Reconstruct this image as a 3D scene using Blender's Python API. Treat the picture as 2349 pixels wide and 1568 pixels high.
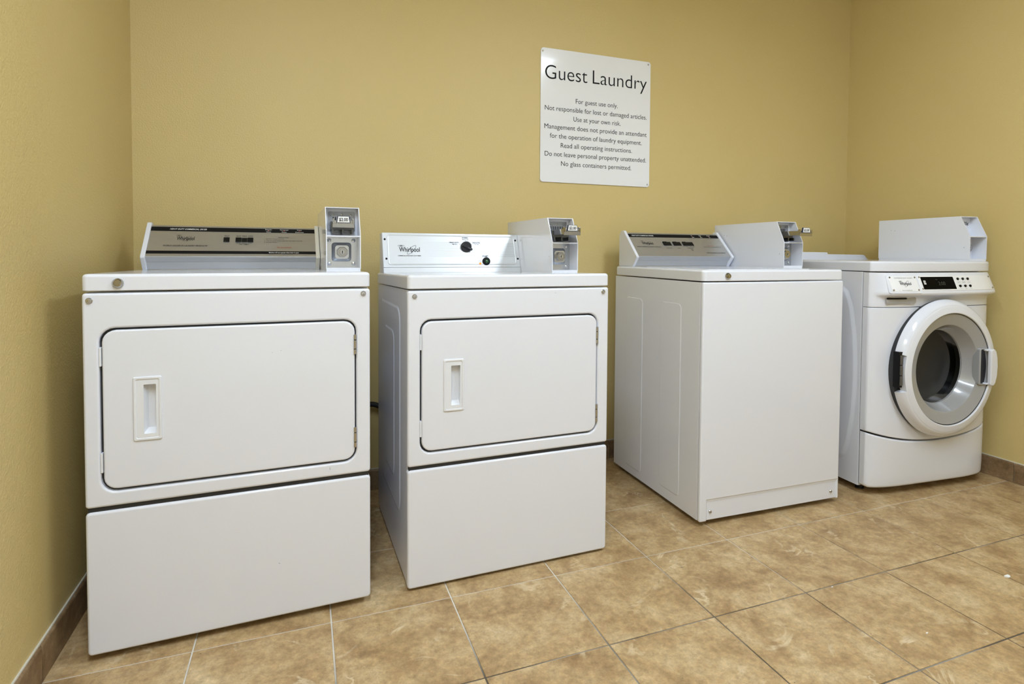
import bpy, bmesh, math, random
from mathutils import Vector, Matrix
from math import sin, cos, pi, radians, sqrt

# ------------------------------------------------------------------ clear
for o in list(bpy.data.objects):
    bpy.data.objects.remove(o, do_unlink=True)
scene = bpy.context.scene
col = scene.collection

# ------------------------------------------------------------------ camera
# solved from the floor grid, the walls, the sign and the machines (frame 2349 x 1568)
FPX, CY = 1299.09, 620.69
YAW, PITCH, ROLL = -0.3530, -0.0315, 0.0060
CAM = Vector((0.6247, -2.4741, 1.0255))
cam_d = bpy.data.cameras.new('camera')
cam = bpy.data.objects.new('camera', cam_d)
col.objects.link(cam)
cam_d.sensor_fit = 'HORIZONTAL'
cam_d.sensor_width = 36.0
cam_d.lens = FPX / 2349 * 36.0
cam_d.shift_y = (CY - 784.0) / 2349
cam_d.clip_start = 0.02
_F = Vector((-sin(YAW), cos(YAW), 0)); _R = Vector((cos(YAW), sin(YAW), 0)); _Z = Vector((0, 0, 1))
_fw = _F * cos(PITCH) + _Z * sin(PITCH)
_up = -_F * sin(PITCH) + _Z * cos(PITCH)
_r2 = _R * cos(ROLL) + _up * sin(ROLL)
_u2 = -_R * sin(ROLL) + _up * cos(ROLL)
m3 = Matrix((_r2, _u2, -_fw)).transposed()
cam.matrix_world = Matrix.Translation(CAM) @ m3.to_4x4()
scene.camera = cam

# ------------------------------------------------------------------ light and exposure
LAMP = 30.3                      # radiance of the fluorescent diffusers
LAMP_COL = (0.735, 0.855, 1.0)
world = bpy.data.worlds.new('world'); scene.world = world
world.use_nodes = True
world.node_tree.nodes['Background'].inputs[0].default_value = (0.05, 0.05, 0.05, 1)
vs = scene.view_settings
vs.view_transform = 'Standard'; vs.look = 'None'; vs.gamma = 1.0; vs.use_curve_mapping = False
vs.exposure = 0.0

# ------------------------------------------------------------------ materials
def new_mat(name):
    m = bpy.data.materials.new(name); m.use_nodes = True
    nt = m.node_tree
    return m, nt, nt.nodes['Principled BSDF']

def N(nt, t, **k):
    n = nt.nodes.new(t)
    for a, b in k.items():
        setattr(n, a, b)
    return n

def simple(name, c, rough=0.4, metal=0.0, spec=0.5, coat=0.0, bump=None, emit=None, var=None):
    m, nt, b = new_mat(name)
    b.inputs['Base Color'].default_value = (*c, 1)
    b.inputs['Roughness'].default_value = rough
    b.inputs['Metallic'].default_value = metal
    b.inputs['Specular IOR Level'].default_value = spec
    b.inputs['Coat Weight'].default_value = coat
    b.inputs['Coat Roughness'].default_value = 0.05
    if emit:
        b.inputs['Emission Color'].default_value = (*emit[0], 1)
        b.inputs['Emission Strength'].default_value = emit[1]
    if bump or var:
        tc = N(nt, 'ShaderNodeTexCoord')
    if bump:
        n = N(nt, 'ShaderNodeTexNoise'); n.inputs['Scale'].default_value = bump[0]; n.inputs['Detail'].default_value = 3
        bm = N(nt, 'ShaderNodeBump'); bm.inputs['Strength'].default_value = bump[1]; bm.inputs['Distance'].default_value = bump[2]
        nt.links.new(tc.outputs['Object'], n.inputs['Vector'])
        nt.links.new(n.outputs['Fac'], bm.inputs['Height'])
        nt.links.new(bm.outputs['Normal'], b.inputs['Normal'])
    if var:
        n = N(nt, 'ShaderNodeTexNoise'); n.inputs['Scale'].default_value = var[0]; n.inputs['Detail'].default_value = 4
        mx = N(nt, 'ShaderNodeMix', data_type='RGBA')
        mx.inputs[6].default_value = (*c, 1); mx.inputs[7].default_value = (*var[1], 1)
        nt.links.new(tc.outputs['Object'], n.inputs['Vector'])
        nt.links.new(n.outputs['Fac'], mx.inputs[0])
        nt.links.new(mx.outputs[2], b.inputs['Base Color'])
    return m

M = {}
M['enamel'] = simple('white_enamel', (0.785, 0.80, 0.865), 0.12, spec=0.5, bump=(700, 0.02, 0.001))
M['enamel_old'] = simple('aged_white_plastic', (0.74, 0.71, 0.62), 0.3)
M['plastic'] = simple('white_plastic', (0.79, 0.80, 0.84), 0.28)
M['black'] = simple('black_plastic', (0.008, 0.008, 0.009), 0.35, spec=0.2)
M['ink'] = simple('black_ink', (0.008, 0.008, 0.009), 0.6, spec=0.15)
M['inkgrey'] = simple('grey_ink', (0.30, 0.31, 0.32), 0.55)
M['inkwhite'] = simple('white_ink', (0.82, 0.82, 0.80), 0.5)
M['inkred'] = simple('red_ink', (0.42, 0.04, 0.03), 0.5)
M['navy'] = simple('navy_tag_border', (0.02, 0.025, 0.07), 0.4)
M['paper'] = simple('white_paper', (0.85, 0.85, 0.84), 0.6)
M['chrome'] = simple('polished_chrome', (0.42, 0.41, 0.39), 0.13, metal=1.0)
M['steel'] = simple('brushed_steel', (0.62, 0.63, 0.64), 0.24, metal=1.0, bump=(300, 0.08, 0.001))
M['darksteel'] = simple('dark_steel', (0.16, 0.165, 0.17), 0.35, metal=0.8)
M['zinc'] = simple('zinc_screw', (0.55, 0.55, 0.55), 0.25, metal=1.0)
M['greyplastic'] = simple('grey_bezel_plastic', (0.36, 0.36, 0.365), 0.22, coat=0.6, bump=(900, 0.03, 0.001))
M['darkplastic'] = simple('charcoal_plastic', (0.03, 0.03, 0.034), 0.35, spec=0.3)
M['gasket'] = simple('black_rubber', (0.02, 0.021, 0.023), 0.5)  # rubber parts; also blackens the added shade strips in the dryer gaps
M['display'] = simple('black_display_window', (0.003, 0.003, 0.0025), 0.2, spec=0.03)
M['segment'] = simple('unlit_display_segment', (0.05, 0.06, 0.055), 0.3)
M['greenlens'] = simple('green_button_lens', (0.0, 0.07, 0.012), 0.12, coat=0.5)
M['amber'] = simple('lit_amber_lamp', (0.9, 0.22, 0.02), 0.25, emit=((1.0, 0.25, 0.02), 0.9))
M['redled'] = simple('red_indicator_lens', (0.55, 0.04, 0.01), 0.3)
M['greenled'] = simple('green_indicator_lens', (0.35, 0.42, 0.03), 0.3)
M['silverpaint'] = simple('silver_painted_panel', (0.66, 0.675, 0.69), 0.34, metal=0.35, bump=(500, 0.02, 0.001))
M['signplate'] = simple('white_acrylic_sign', (0.88, 0.885, 0.91), 0.13, coat=0.3, bump=(60, 0.02, 0.002))
M['ceiling'] = simple('white_ceiling_paint', (0.80, 0.80, 0.78), 0.8, bump=(150, 0.15, 0.002))
M['lamp'] = simple('fluorescent_diffuser', (0.9, 0.9, 0.9), 0.5, emit=(LAMP_COL, LAMP * 1.06))
M['lamp_bright'] = simple('brighter_fluorescent_diffuser', (0.9, 0.9, 0.9), 0.5, emit=(LAMP_COL, LAMP * 1.14))  # strength raised over the other fixture for more fill from the left
M['outlet'] = simple('white_outlet_plastic', (0.78, 0.77, 0.74), 0.35)
M['cord'] = simple('black_cord_rubber', (0.012, 0.012, 0.012), 0.55)
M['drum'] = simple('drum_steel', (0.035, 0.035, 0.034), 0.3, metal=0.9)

def wall_mat():
    m, nt, b = new_mat('tan_wall_paint')
    tc = N(nt, 'ShaderNodeTexCoord')
    n1 = N(nt, 'ShaderNodeTexNoise'); n1.inputs['Scale'].default_value = 190; n1.inputs['Detail'].default_value = 2.5
    n2 = N(nt, 'ShaderNodeTexNoise'); n2.inputs['Scale'].default_value = 2.2; n2.inputs['Detail'].default_value = 3
    for n in (n1, n2):
        nt.links.new(tc.outputs['Object'], n.inputs['Vector'])
    bp = N(nt, 'ShaderNodeBump'); bp.inputs['Strength'].default_value = 0.6; bp.inputs['Distance'].default_value = 0.0022
    nt.links.new(n1.outputs['Fac'], bp.inputs['Height'])
    nt.links.new(bp.outputs['Normal'], b.inputs['Normal'])
    mx = N(nt, 'ShaderNodeMix', data_type='RGBA')
    mx.inputs[6].default_value = (0.640, 0.500, 0.212, 1); mx.inputs[7].default_value = (0.675, 0.530, 0.232, 1)
    nt.links.new(n2.outputs['Fac'], mx.inputs[0])
    nt.links.new(mx.outputs[2], b.inputs['Base Color'])
    b.inputs['Roughness'].default_value = 0.42
    b.inputs['Specular IOR Level'].default_value = 0.4
    return m
M['wall'] = wall_mat()

def tile_mat(name, dark, mid, light, vein):
    m, nt, b = new_mat(name)
    tc = N(nt, 'ShaderNodeTexCoord'); oi = N(nt, 'ShaderNodeObjectInfo')
    mul = N(nt, 'ShaderNodeVectorMath', operation='SCALE')
    cmb = N(nt, 'ShaderNodeCombineXYZ')
    r1 = N(nt, 'ShaderNodeMath', operation='MULTIPLY'); r1.inputs[1].default_value = 37.0
    r2 = N(nt, 'ShaderNodeMath', operation='MULTIPLY'); r2.inputs[1].default_value = 91.0
    nt.links.new(oi.outputs['Random'], r1.inputs[0]); nt.links.new(oi.outputs['Random'], r2.inputs[0])
    nt.links.new(r1.outputs[0], cmb.inputs[0]); nt.links.new(r2.outputs[0], cmb.inputs[1])
    add = N(nt, 'ShaderNodeVectorMath', operation='ADD')
    nt.links.new(tc.outputs['Object'], add.inputs[0]); nt.links.new(cmb.outputs[0], add.inputs[1])
    def noise(sc, det, dist=0.0, rough=0.5):
        n = N(nt, 'ShaderNodeTexNoise')
        n.inputs['Scale'].default_value = sc; n.inputs['Detail'].default_value = det
        n.inputs['Distortion'].default_value = dist; n.inputs['Roughness'].default_value = rough
        nt.links.new(add.outputs[0], n.inputs['Vector'])
        return n
    n1 = noise(8, 8, 0.35, 0.66)
    rp = N(nt, 'ShaderNodeValToRGB')
    e = rp.color_ramp.elements
    e[0].position = 0.30; e[0].color = (*dark, 1)
    e[1].position = 0.72; e[1].color = (*light, 1)
    x = rp.color_ramp.elements.new(0.50); x.color = (*mid, 1)
    nt.links.new(n1.outputs['Fac'], rp.inputs['Fac'])
    # fine speckle
    n2 = noise(45, 7, 0, 0.85)
    sp = N(nt, 'ShaderNodeMapRange'); sp.inputs[1].default_value = 0.3; sp.inputs[2].default_value = 0.7
    sp.inputs[3].default_value = 0.60; sp.inputs[4].default_value = 1.36
    nt.links.new(n2.outputs['Fac'], sp.inputs[0])
    ml = N(nt, 'ShaderNodeMix', data_type='RGBA', blend_type='MULTIPLY'); ml.inputs[0].default_value = 1.0
    nt.links.new(rp.outputs[0], ml.inputs[6]); nt.links.new(sp.outputs[0], ml.inputs[7])
    # pale veins
    n3 = noise(3.4, 6, 0.9, 0.6)
    s1 = N(nt, 'ShaderNodeMath', operation='SUBTRACT'); s1.inputs[1].default_value = 0.5
    s2 = N(nt, 'ShaderNodeMath', operation='ABSOLUTE')
    s3 = N(nt, 'ShaderNodeMapRange'); s3.inputs[1].default_value = 0.003; s3.inputs[2].default_value = 0.020
    s3.inputs[3].default_value = 1.0; s3.inputs[4].default_value = 0.0
    nt.links.new(n3.outputs['Fac'], s1.inputs[0]); nt.links.new(s1.outputs[0], s2.inputs[0]); nt.links.new(s2.outputs[0], s3.inputs[0])
    n4 = noise(9, 3, 0.3)
    s4 = N(nt, 'ShaderNodeMapRange'); s4.inputs[1].default_value = 0.54; s4.inputs[2].default_value = 0.70
    s4.inputs[3].default_value = 0; s4.inputs[4].default_value = 0.75
    nt.links.new(n4.outputs['Fac'], s4.inputs[0])
    s5 = N(nt, 'ShaderNodeMath', operation='MULTIPLY')
    nt.links.new(s3.outputs[0], s5.inputs[0]); nt.links.new(s4.outputs[0], s5.inputs[1])
    mv = N(nt, 'ShaderNodeMix', data_type='RGBA'); mv.inputs[7].default_value = (*vein, 1)
    nt.links.new(s5.outputs[0], mv.inputs[0]); nt.links.new(ml.outputs[2], mv.inputs[6])
    # small dark pits
    vo = N(nt, 'ShaderNodeTexVoronoi'); vo.inputs['Scale'].default_value = 55
    nt.links.new(add.outputs[0], vo.inputs['Vector'])
    p1 = N(nt, 'ShaderNodeMapRange'); p1.inputs[1].default_value = 0.05; p1.inputs[2].default_value = 0.10
    p1.inputs[3].default_value = 1; p1.inputs[4].default_value = 0
    nt.links.new(vo.outputs['Distance'], p1.inputs[0])
    n5 = noise(5, 3)
    p2 = N(nt, 'ShaderNodeMapRange'); p2.inputs[1].default_value = 0.56; p2.inputs[2].default_value = 0.64
    p2.inputs[3].default_value = 0; p2.inputs[4].default_value = 0.9
    nt.links.new(n5.outputs['Fac'], p2.inputs[0])
    p3 = N(nt, 'ShaderNodeMath', operation='MULTIPLY')
    nt.links.new(p1.outputs[0], p3.inputs[0]); nt.links.new(p2.outputs[0], p3.inputs[1])
    mp = N(nt, 'ShaderNodeMix', data_type='RGBA'); mp.inputs[7].default_value = (0.035, 0.025, 0.018, 1)
    nt.links.new(p3.outputs[0], mp.inputs[0]); nt.links.new(mv.outputs[2], mp.inputs[6])
    nt.links.new(mp.outputs[2], b.inputs['Base Color'])
    bp = N(nt, 'ShaderNodeBump'); bp.inputs['Strength'].default_value = 0.35; bp.inputs['Distance'].default_value = 0.002
    ad = N(nt, 'ShaderNodeMath', operation='SUBTRACT')
    nt.links.new(n1.outputs['Fac'], ad.inputs[0]); nt.links.new(p3.outputs[0], ad.inputs[1])
    nt.links.new(ad.outputs[0], bp.inputs['Height']); nt.links.new(bp.outputs['Normal'], b.inputs['Normal'])
    b.inputs['Roughness'].default_value = 0.5
    b.inputs['Specular IOR Level'].default_value = 0.35
    return m
M['tile'] = tile_mat('tan_stone_tile', (0.30, 0.180, 0.078), (0.470, 0.318, 0.155), (0.620, 0.470, 0.270), (0.74, 0.61, 0.40))
M['basetile'] = tile_mat('brown_stone_base_tile', (0.16, 0.095, 0.045), (0.26, 0.165, 0.085), (0.38, 0.27, 0.15), (0.45, 0.35, 0.22))

def grout_mat():
    m, nt, b = new_mat('worn_grout')
    g = N(nt, 'ShaderNodeNewGeometry')
    sx = N(nt, 'ShaderNodeSeparateXYZ'); nt.links.new(g.outputs['Position'], sx.inputs[0])
    n = N(nt, 'ShaderNodeTexNoise'); n.inputs['Scale'].default_value = 2.6; n.inputs['Detail'].default_value = 4
    nt.links.new(g.outputs['Position'], n.inputs['Vector'])
    # traffic dirt: clean by the machines, black in the walkway
    a = N(nt, 'ShaderNodeMapRange'); a.inputs[1].default_value = -1.25; a.inputs[2].default_value = -0.85
    a.inputs[3].default_value = 0.0; a.inputs[4].default_value = 1.0
    nt.links.new(sx.outputs['Y'], a.inputs[0])
    c = N(nt, 'ShaderNodeMapRange'); c.inputs[1].default_value = 0.35; c.inputs[2].default_value = 0.65
    c.inputs[3].default_value = -0.35; c.inputs[4].default_value = 0.35
    nt.links.new(n.outputs['Fac'], c.inputs[0])
    d = N(nt, 'ShaderNodeMath', operation='ADD', use_clamp=True)
    nt.links.new(a.outputs[0], d.inputs[0]); nt.links.new(c.outputs[0], d.inputs[1])
    mx = N(nt, 'ShaderNodeMix', data_type='RGBA')
    mx.inputs[6].default_value = (0.10, 0.085, 0.065, 1); mx.inputs[7].default_value = (0.72, 0.68, 0.60, 1)
    nt.links.new(d.outputs[0], mx.inputs[0]); nt.links.new(mx.outputs[2], b.inputs['Base Color'])
    b.inputs['Roughness'].default_value = 0.85
    return m
M['grout'] = grout_mat()
M['caulk'] = simple('pale_caulk', (0.68, 0.65, 0.56), 0.7)

def brushed_mat():
    m, nt, b = new_mat('brushed_aluminium_console')
    tc = N(nt, 'ShaderNodeTexCoord')
    mp = N(nt, 'ShaderNodeMapping'); mp.inputs['Scale'].default_value = (8, 600, 600)
    nt.links.new(tc.outputs['Object'], mp.inputs[0])
    n = N(nt, 'ShaderNodeTexNoise'); n.inputs['Scale'].default_value = 1.0; n.inputs['Detail'].default_value = 4
    nt.links.new(mp.outputs[0], n.inputs['Vector'])
    mr = N(nt, 'ShaderNodeMapRange'); mr.inputs[3].default_value = 0.27; mr.inputs[4].default_value = 0.42
    nt.links.new(n.outputs['Fac'], mr.inputs[0]); nt.links.new(mr.outputs[0], b.inputs['Roughness'])
    mx = N(nt, 'ShaderNodeMix', data_type='RGBA')
    mx.inputs[6].default_value = (0.50, 0.505, 0.51, 1); mx.inputs[7].default_value = (0.60, 0.605, 0.61, 1)
    nt.links.new(n.outputs['Fac'], mx.inputs[0]); nt.links.new(mx.outputs[2], b.inputs['Base Color'])
    b.inputs['Metallic'].default_value = 0.8
    return m
M['brushed'] = brushed_mat()

def dots_mat():
    # silver console face with its printed rows of fine grey dots
    m, nt, b = new_mat('silver_panel_dot_print')
    tc = N(nt, 'ShaderNodeTexCoord'); sx = N(nt, 'ShaderNodeSeparateXYZ')
    nt.links.new(tc.outputs['Object'], sx.inputs[0])
    def math(op, a, c=None, clamp=False):
        n = N(nt, 'ShaderNodeMath', operation=op, use_clamp=clamp)
        for i, v in enumerate((a, c)):
            if v is None: continue
            if isinstance(v, (int, float)): n.inputs[i].default_value = v
            else: nt.links.new(v, n.inputs[i])
        return n.outputs[0]
    X, Z = sx.outputs['X'], sx.outputs['Z']
    px = math('SUBTRACT', math('FRACT', math('MULTIPLY', X, 1 / 0.0029)), 0.5)
    pz = math('SUBTRACT', math('FRACT', math('MULTIPLY', Z, 1 / 0.0046)), 0.5)
    px = math('MULTIPLY', px, 0.0029); pz = math('MULTIPLY', pz, 0.0046)
    d = math('SQRT', math('ADD', math('MULTIPLY', px, px), math('MULTIPLY', pz, pz)))
    dot = math('LESS_THAN', d, 0.00095)
    # region of the print, fading in from its left end, clear round the knob
    fade = N(nt, 'ShaderNodeMapRange'); fade.inputs[1].default_value = 0.16; fade.inputs[2].default_value = 0.27
    nt.links.new(X, fade.inputs[0])
    reg = math('MULTIPLY', math('GREATER_THAN', X, 0.16), math('LESS_THAN', X, 0.548))
    reg = math('MULTIPLY', reg, math('MULTIPLY', math('GREATER_THAN', Z, 1.0085), math('LESS_THAN', Z, 1.067)))
    kx = math('SUBTRACT', X, 0.338); kz = math('SUBTRACT', Z, 1.047)
    kd = math('SQRT', math('ADD', math('MULTIPLY', kx, kx), math('MULTIPLY', kz, kz)))
    reg = math('MULTIPLY', reg, math('GREATER_THAN', kd, 0.031))
    f = math('MULTIPLY', math('MULTIPLY', dot, reg), math('MULTIPLY', fade.outputs[0], 0.8))
    mx = N(nt, 'ShaderNodeMix', data_type='RGBA')
    mx.inputs[6].default_value = (0.68, 0.695, 0.71, 1); mx.inputs[7].default_value = (0.16, 0.165, 0.17, 1)
    nt.links.new(f, mx.inputs[0]); nt.links.new(mx.outputs[2], b.inputs['Base Color'])
    b.inputs['Metallic'].default_value = 0.3; b.inputs['Roughness'].default_value = 0.34
    return m
M['dots'] = dots_mat()

def glass_mat():
    m = bpy.data.materials.new('smoked_door_glass'); m.use_nodes = True
    nt = m.node_tree; nt.nodes.clear()
    out = N(nt, 'ShaderNodeOutputMaterial'); mix = N(nt, 'ShaderNodeMixShader')
    fr = N(nt, 'ShaderNodeFresnel'); fr.inputs[0].default_value = 1.38
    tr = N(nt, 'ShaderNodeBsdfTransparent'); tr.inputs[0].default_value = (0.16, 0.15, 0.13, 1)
    gl = N(nt, 'ShaderNodeBsdfGlossy'); gl.inputs['Roughness'].default_value = 0.02
    nt.links.new(fr.outputs[0], mix.inputs[0]); nt.links.new(tr.outputs[0], mix.inputs[1]); nt.links.new(gl.outputs[0], mix.inputs[2])
    nt.links.new(mix.outputs[0], out.inputs[0])
    return m
M['glass'] = glass_mat()

# ------------------------------------------------------------------ geometry helpers
class G:
    def __init__(s):
        s.v = []; s.f = []
    def add(s, vs, fs):
        b = len(s.v); s.v += [tuple(p) for p in vs]; s.f += [tuple(b + i for i in f) for f in fs]
    def box(s, x0, x1, y0, y1, z0, z1):
        s.add([(x0, y0, z0), (x1, y0, z0), (x1, y1, z0), (x0, y1, z0), (x0, y0, z1), (x1, y0, z1), (x1, y1, z1), (x0, y1, z1)],
              [(0, 3, 2, 1), (4, 5, 6, 7), (0, 1, 5, 4), (1, 2, 6, 5), (2, 3, 7, 6), (3, 0, 4, 7)])
    def loft(s, loops, cap0=True, cap1=True, closed=True):
        n = len(loops[0]); vs = [p for L in loops for p in L]; fs = []
        for k in range(len(loops) - 1):
            for i in range(n if closed else n - 1):
                j = (i + 1) % n
                fs.append((k * n + i, k * n + j, (k + 1) * n + j, (k + 1) * n + i))
        if cap0: fs.append(tuple(range(n))[::-1])
        if cap1: fs.append(tuple((len(loops) - 1) * n + i for i in range(n)))
        s.add(vs, fs)
    def prism(s, poly, fn, a, b):
        s.loft([[fn(p, a) for p in poly], [fn(p, b) for p in poly]])
    def lathe(s, c, axis, prof, n=20, cap0=True, cap1=True, a0=0.0, ku=1.0, kv=1.0):
        """prof: list of (r, h); revolves about axis ('x','y','z') through c"""
        L = []
        for r, h in prof:
            ring = []
            for i in range(n):
                a = a0 + 2 * pi * i / n
                u, w = r * cos(a) * ku, r * sin(a) * kv
                if axis == 'y': ring.append((c[0] + u, c[1] + h, c[2] + w))
                elif axis == 'x': ring.append((c[0] + h, c[1] + u, c[2] + w))
                else: ring.append((c[0] + u, c[1] + w, c[2] + h))
            L.append(ring)
        s.loft(L, cap0, cap1)
    def tube(s, pts, r, n=8):
        P = [Vector(p) for p in pts]; L = []
        for i, p in enumerate(P):
            t = (P[min(i + 1, len(P) - 1)] - P[max(i - 1, 0)]).normalized()
            a = t.cross(Vector((0, 0, 1)))
            if a.length < 1e-3: a = t.cross(Vector((1, 0, 0)))
            a.normalize(); b = t.cross(a)
            L.append([p + (a * cos(2 * pi * k / n) + b * sin(2 * pi * k / n)) * r for k in range(n)])
        s.loft(L)

def rr(x0, x1, z0, z1, r, n=5):
    r = max(1e-5, min(r, (x1 - x0) / 2 - 1e-5, (z1 - z0) / 2 - 1e-5)); out = []
    for cx, cz, a in ((x1 - r, z0 + r, -pi / 2), (x1 - r, z1 - r, 0), (x0 + r, z1 - r, pi / 2), (x0 + r, z0 + r, pi)):
        for k in range(n + 1):
            t = a + k / n * pi / 2
            out.append((cx + r * cos(t), cz + r * sin(t)))
    return out

def slab(g, x0, x1, z0, z1, r, yb, yf, fil, hole=None, n=5, ns=4):
    """a panel facing -y: rounded outline, filleted front edge; hole=(x0,x1,z0,z1,r,fillet,ydeep,cap)"""
    L = [[(x, yb, z) for x, z in rr(x0, x1, z0, z1, r, n)]]
    for k in range(ns + 1):
        a = k / ns * pi / 2
        i = fil * (1 - cos(a)); y = yf + fil * (1 - sin(a))
        L.append([(x, y, z) for x, z in rr(x0 + i, x1 - i, z0 + i, z1 - i, max(r - i, .0006), n)])
    if hole:
        hx0, hx1, hz0, hz1, hr, hf, yd, cap = hole
        for k in range(ns + 1):
            a = k / ns * pi / 2
            i = hf * (1 - sin(a)); y = yf + hf * (1 - cos(a))
            L.append([(x, y, z) for x, z in rr(hx0 - i, hx1 + i, hz0 - i, hz1 + i, hr + i, n)])
        L.append([(x, yd, z) for x, z in rr(hx0, hx1, hz0, hz1, hr, n)])
        g.loft(L, True, cap)
        if not cap:
            pass
    else:
        g.loft(L, True, True)

def obj(name, g, mat, parent=None, smooth=True, bevel=None, wn=True, angle=38):
    me = bpy.data.meshes.new(name)
    me.from_pydata(g.v, [], g.f)
    bm = bmesh.new(); bm.from_mesh(me)
    bmesh.ops.remove_doubles(bm, verts=bm.verts, dist=1e-6)
    bmesh.ops.recalc_face_normals(bm, faces=bm.faces)
    bm.to_mesh(me); bm.free()
    me.materials.append(M[mat] if isinstance(mat, str) else mat)
    if smooth:
        for p in me.polygons: p.use_smooth = True
        me.set_sharp_from_angle(angle=radians(angle))
    o = bpy.data.objects.new(name, me); col.objects.link(o)
    if parent is not None: o.parent = parent
    if bevel:
        b = o.modifiers.new('bevel', 'BEVEL'); b.width = bevel; b.segments = 3; b.limit_method = 'ANGLE'; b.angle_limit = radians(40)
        b.harden_normals = False
    if smooth and wn:
        w = o.modifiers.new('wn', 'WEIGHTED_NORMAL'); w.keep_sharp = True; w.weight = 80
    return o

def tag(o, label=None, cat=None, group=None, kind=None):
    if label: o['label'] = label
    if cat: o['category'] = cat
    if group: o['group'] = group
    if kind: o['kind'] = kind
    return o

def empty(name, loc, rz=0.0):
    o = bpy.data.objects.new(name, None); col.objects.link(o)
    o.location = loc; o.rotation_euler = (0, 0, rz); o.empty_display_size = 0.1
    return o

# --- lettering: the built-in font turned into flat mesh
_tc = {}
def raw_text(body, bold=0.0, shear=0.0, space=1.0, res=3):
    k = (body, bold, shear, space, res)
    if k in _tc: return _tc[k]
    cu = bpy.data.curves.new('t', 'FONT'); cu.body = body; cu.size = 1.0
    cu.offset = bold; cu.shear = shear; cu.space_character = space; cu.resolution_u = res
    cu.fill_mode = 'FRONT'
    o = bpy.data.objects.new('t', cu); col.objects.link(o)
    dg = bpy.context.evaluated_depsgraph_get()
    ev = o.evaluated_get(dg); me = ev.to_mesh()
    vs = [(v.co.x, v.co.y) for v in me.vertices]; fs = [tuple(p.vertices) for p in me.polygons]
    ev.to_mesh_clear()
    bpy.data.objects.remove(o, do_unlink=True); bpy.data.curves.remove(cu)
    _tc[k] = (vs, fs)
    return _tc[k]
_hv = raw_text('H')[0]
CAPH = max(v[1] for v in _hv) - min(v[1] for v in _hv)

class Lines(list):
    def new(s):
        g = G(); s.append(g); return g
    def build(s, name, mat, parent):
        for g in s: obj(name, g, mat, parent, smooth=False)

def put_text(g, fn, body, u0, u1, base, cap, bold=0.0, shear=0.0, space=1.0, w=0.0004, res=3):
    vs, fs = raw_text(body, bold, shear, space, res)
    if not vs: return
    if isinstance(g, Lines): g = g.new()
    a = min(v[0] for v in vs); b = max(v[0] for v in vs)
    sx = (u1 - u0) / (b - a); sy = cap / CAPH
    g.add([fn(u0 + (x - a) * sx, base + y * sy, w) for x, y in vs], fs)

def put_poly(g, fn, pts, w=0.0003):
    if isinstance(g, Lines): g = g.new()
    g.add([fn(u, v, w) for u, v in pts], [tuple(range(len(pts)))])

def put_quad(g, fn, u0, u1, v0, v1, w=0.0003, nu=1):
    if isinstance(g, Lines): g = g.new()
    for k in range(nu):
        a = u0 + (u1 - u0) * k / nu; b = u0 + (u1 - u0) * (k + 1) / nu
        put_poly(g, fn, [(a, v0), (b, v0), (b, v1), (a, v1)], w)

def put_ring(g, fn, cu, cv, a, b, tilt, th, w=0.0005, n=40, t0=0.0, t1=2 * pi, vs=1.0):
    if isinstance(g, Lines): g = g.new()
    pv = []; fs = []; full = abs(t1 - t0 - 2 * pi) < 1e-6
    m = n if full else n + 1
    for i in range(m):
        t = t0 + (t1 - t0) * i / n
        for k in (1.0, 1.0 - th):
            q = a * (1 - k)
            x, y = (a - q) * cos(t), max(b - q, b * .05) * sin(t)
            pv.append(fn(cu + x * cos(tilt) - y * sin(tilt), cv + (x * sin(tilt) + y * cos(tilt)) * vs, w))
    for i in range(n if full else n):
        j = (i + 1) % m
        fs.append((2 * i, 2 * j, 2 * j + 1, 2 * i + 1))
    g.add(pv, fs)

def put_logo(g, fn, u0, u1, base, cap, vs=1.0):
    """the wordmark with its tilted loop and the small oval over the W"""
    W = u1 - u0
    if isinstance(g, Lines): g = g.new()
    put_text(g, fn, 'Whirlpool', u0 + .06 * W, u1, base, cap, bold=0.012)
    put_ring(g, fn, u0 + .62 * W, base + .42 * cap, .285 * W, .095 * W, radians(44), .05, vs=vs)
    oc = (u0 + .15 * W, base + 1.30 * cap)
    put_ring(g, fn, oc[0], oc[1], .15 * W, .17 * cap / vs, 0, .06, vs=vs)
    put_quad(g, fn, oc[0] - .06 * W, oc[0] + .06 * W, oc[1] - .05 * cap, oc[1] + .05 * cap, .0005)

# ------------------------------------------------------------------ room shell
XL, XR, YF, YB, ZC = 0.0296, 3.6422, -3.75, 0.0, 2.55
TS, GX, GY, GAP = 0.3399, 0.3524, -0.859, 0.0042
T = 0.12
def struct(name, g, mat, smooth=False):
    return tag(obj(name, g, mat, None, smooth=smooth, wn=False), kind='structure')
for nm, b in (('wall_back', (XL - T, XR + T, YB, YB + T, -.05, ZC)), ('wall_left', (XL - T, XL, YF, YB, -.05, ZC)),
              ('wall_right', (XR, XR + T, YF, YB, -.05, ZC)), ('wall_front', (XL - T, XR + T, YF - T, YF, -.05, ZC))):
    g = G(); g.box(*b); struct(nm, g, 'ceiling' if nm == 'wall_front' else 'wall')
g = G(); g.box(XL - T, XR + T, YF - T, YB + T, ZC, ZC + .1); struct('ceiling', g, 'ceiling')
g = G(); g.box(XL - T, XR + T, YF - T, YB + T, -.06, -.0022)
floor = struct('floor', g, 'grout')

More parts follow.
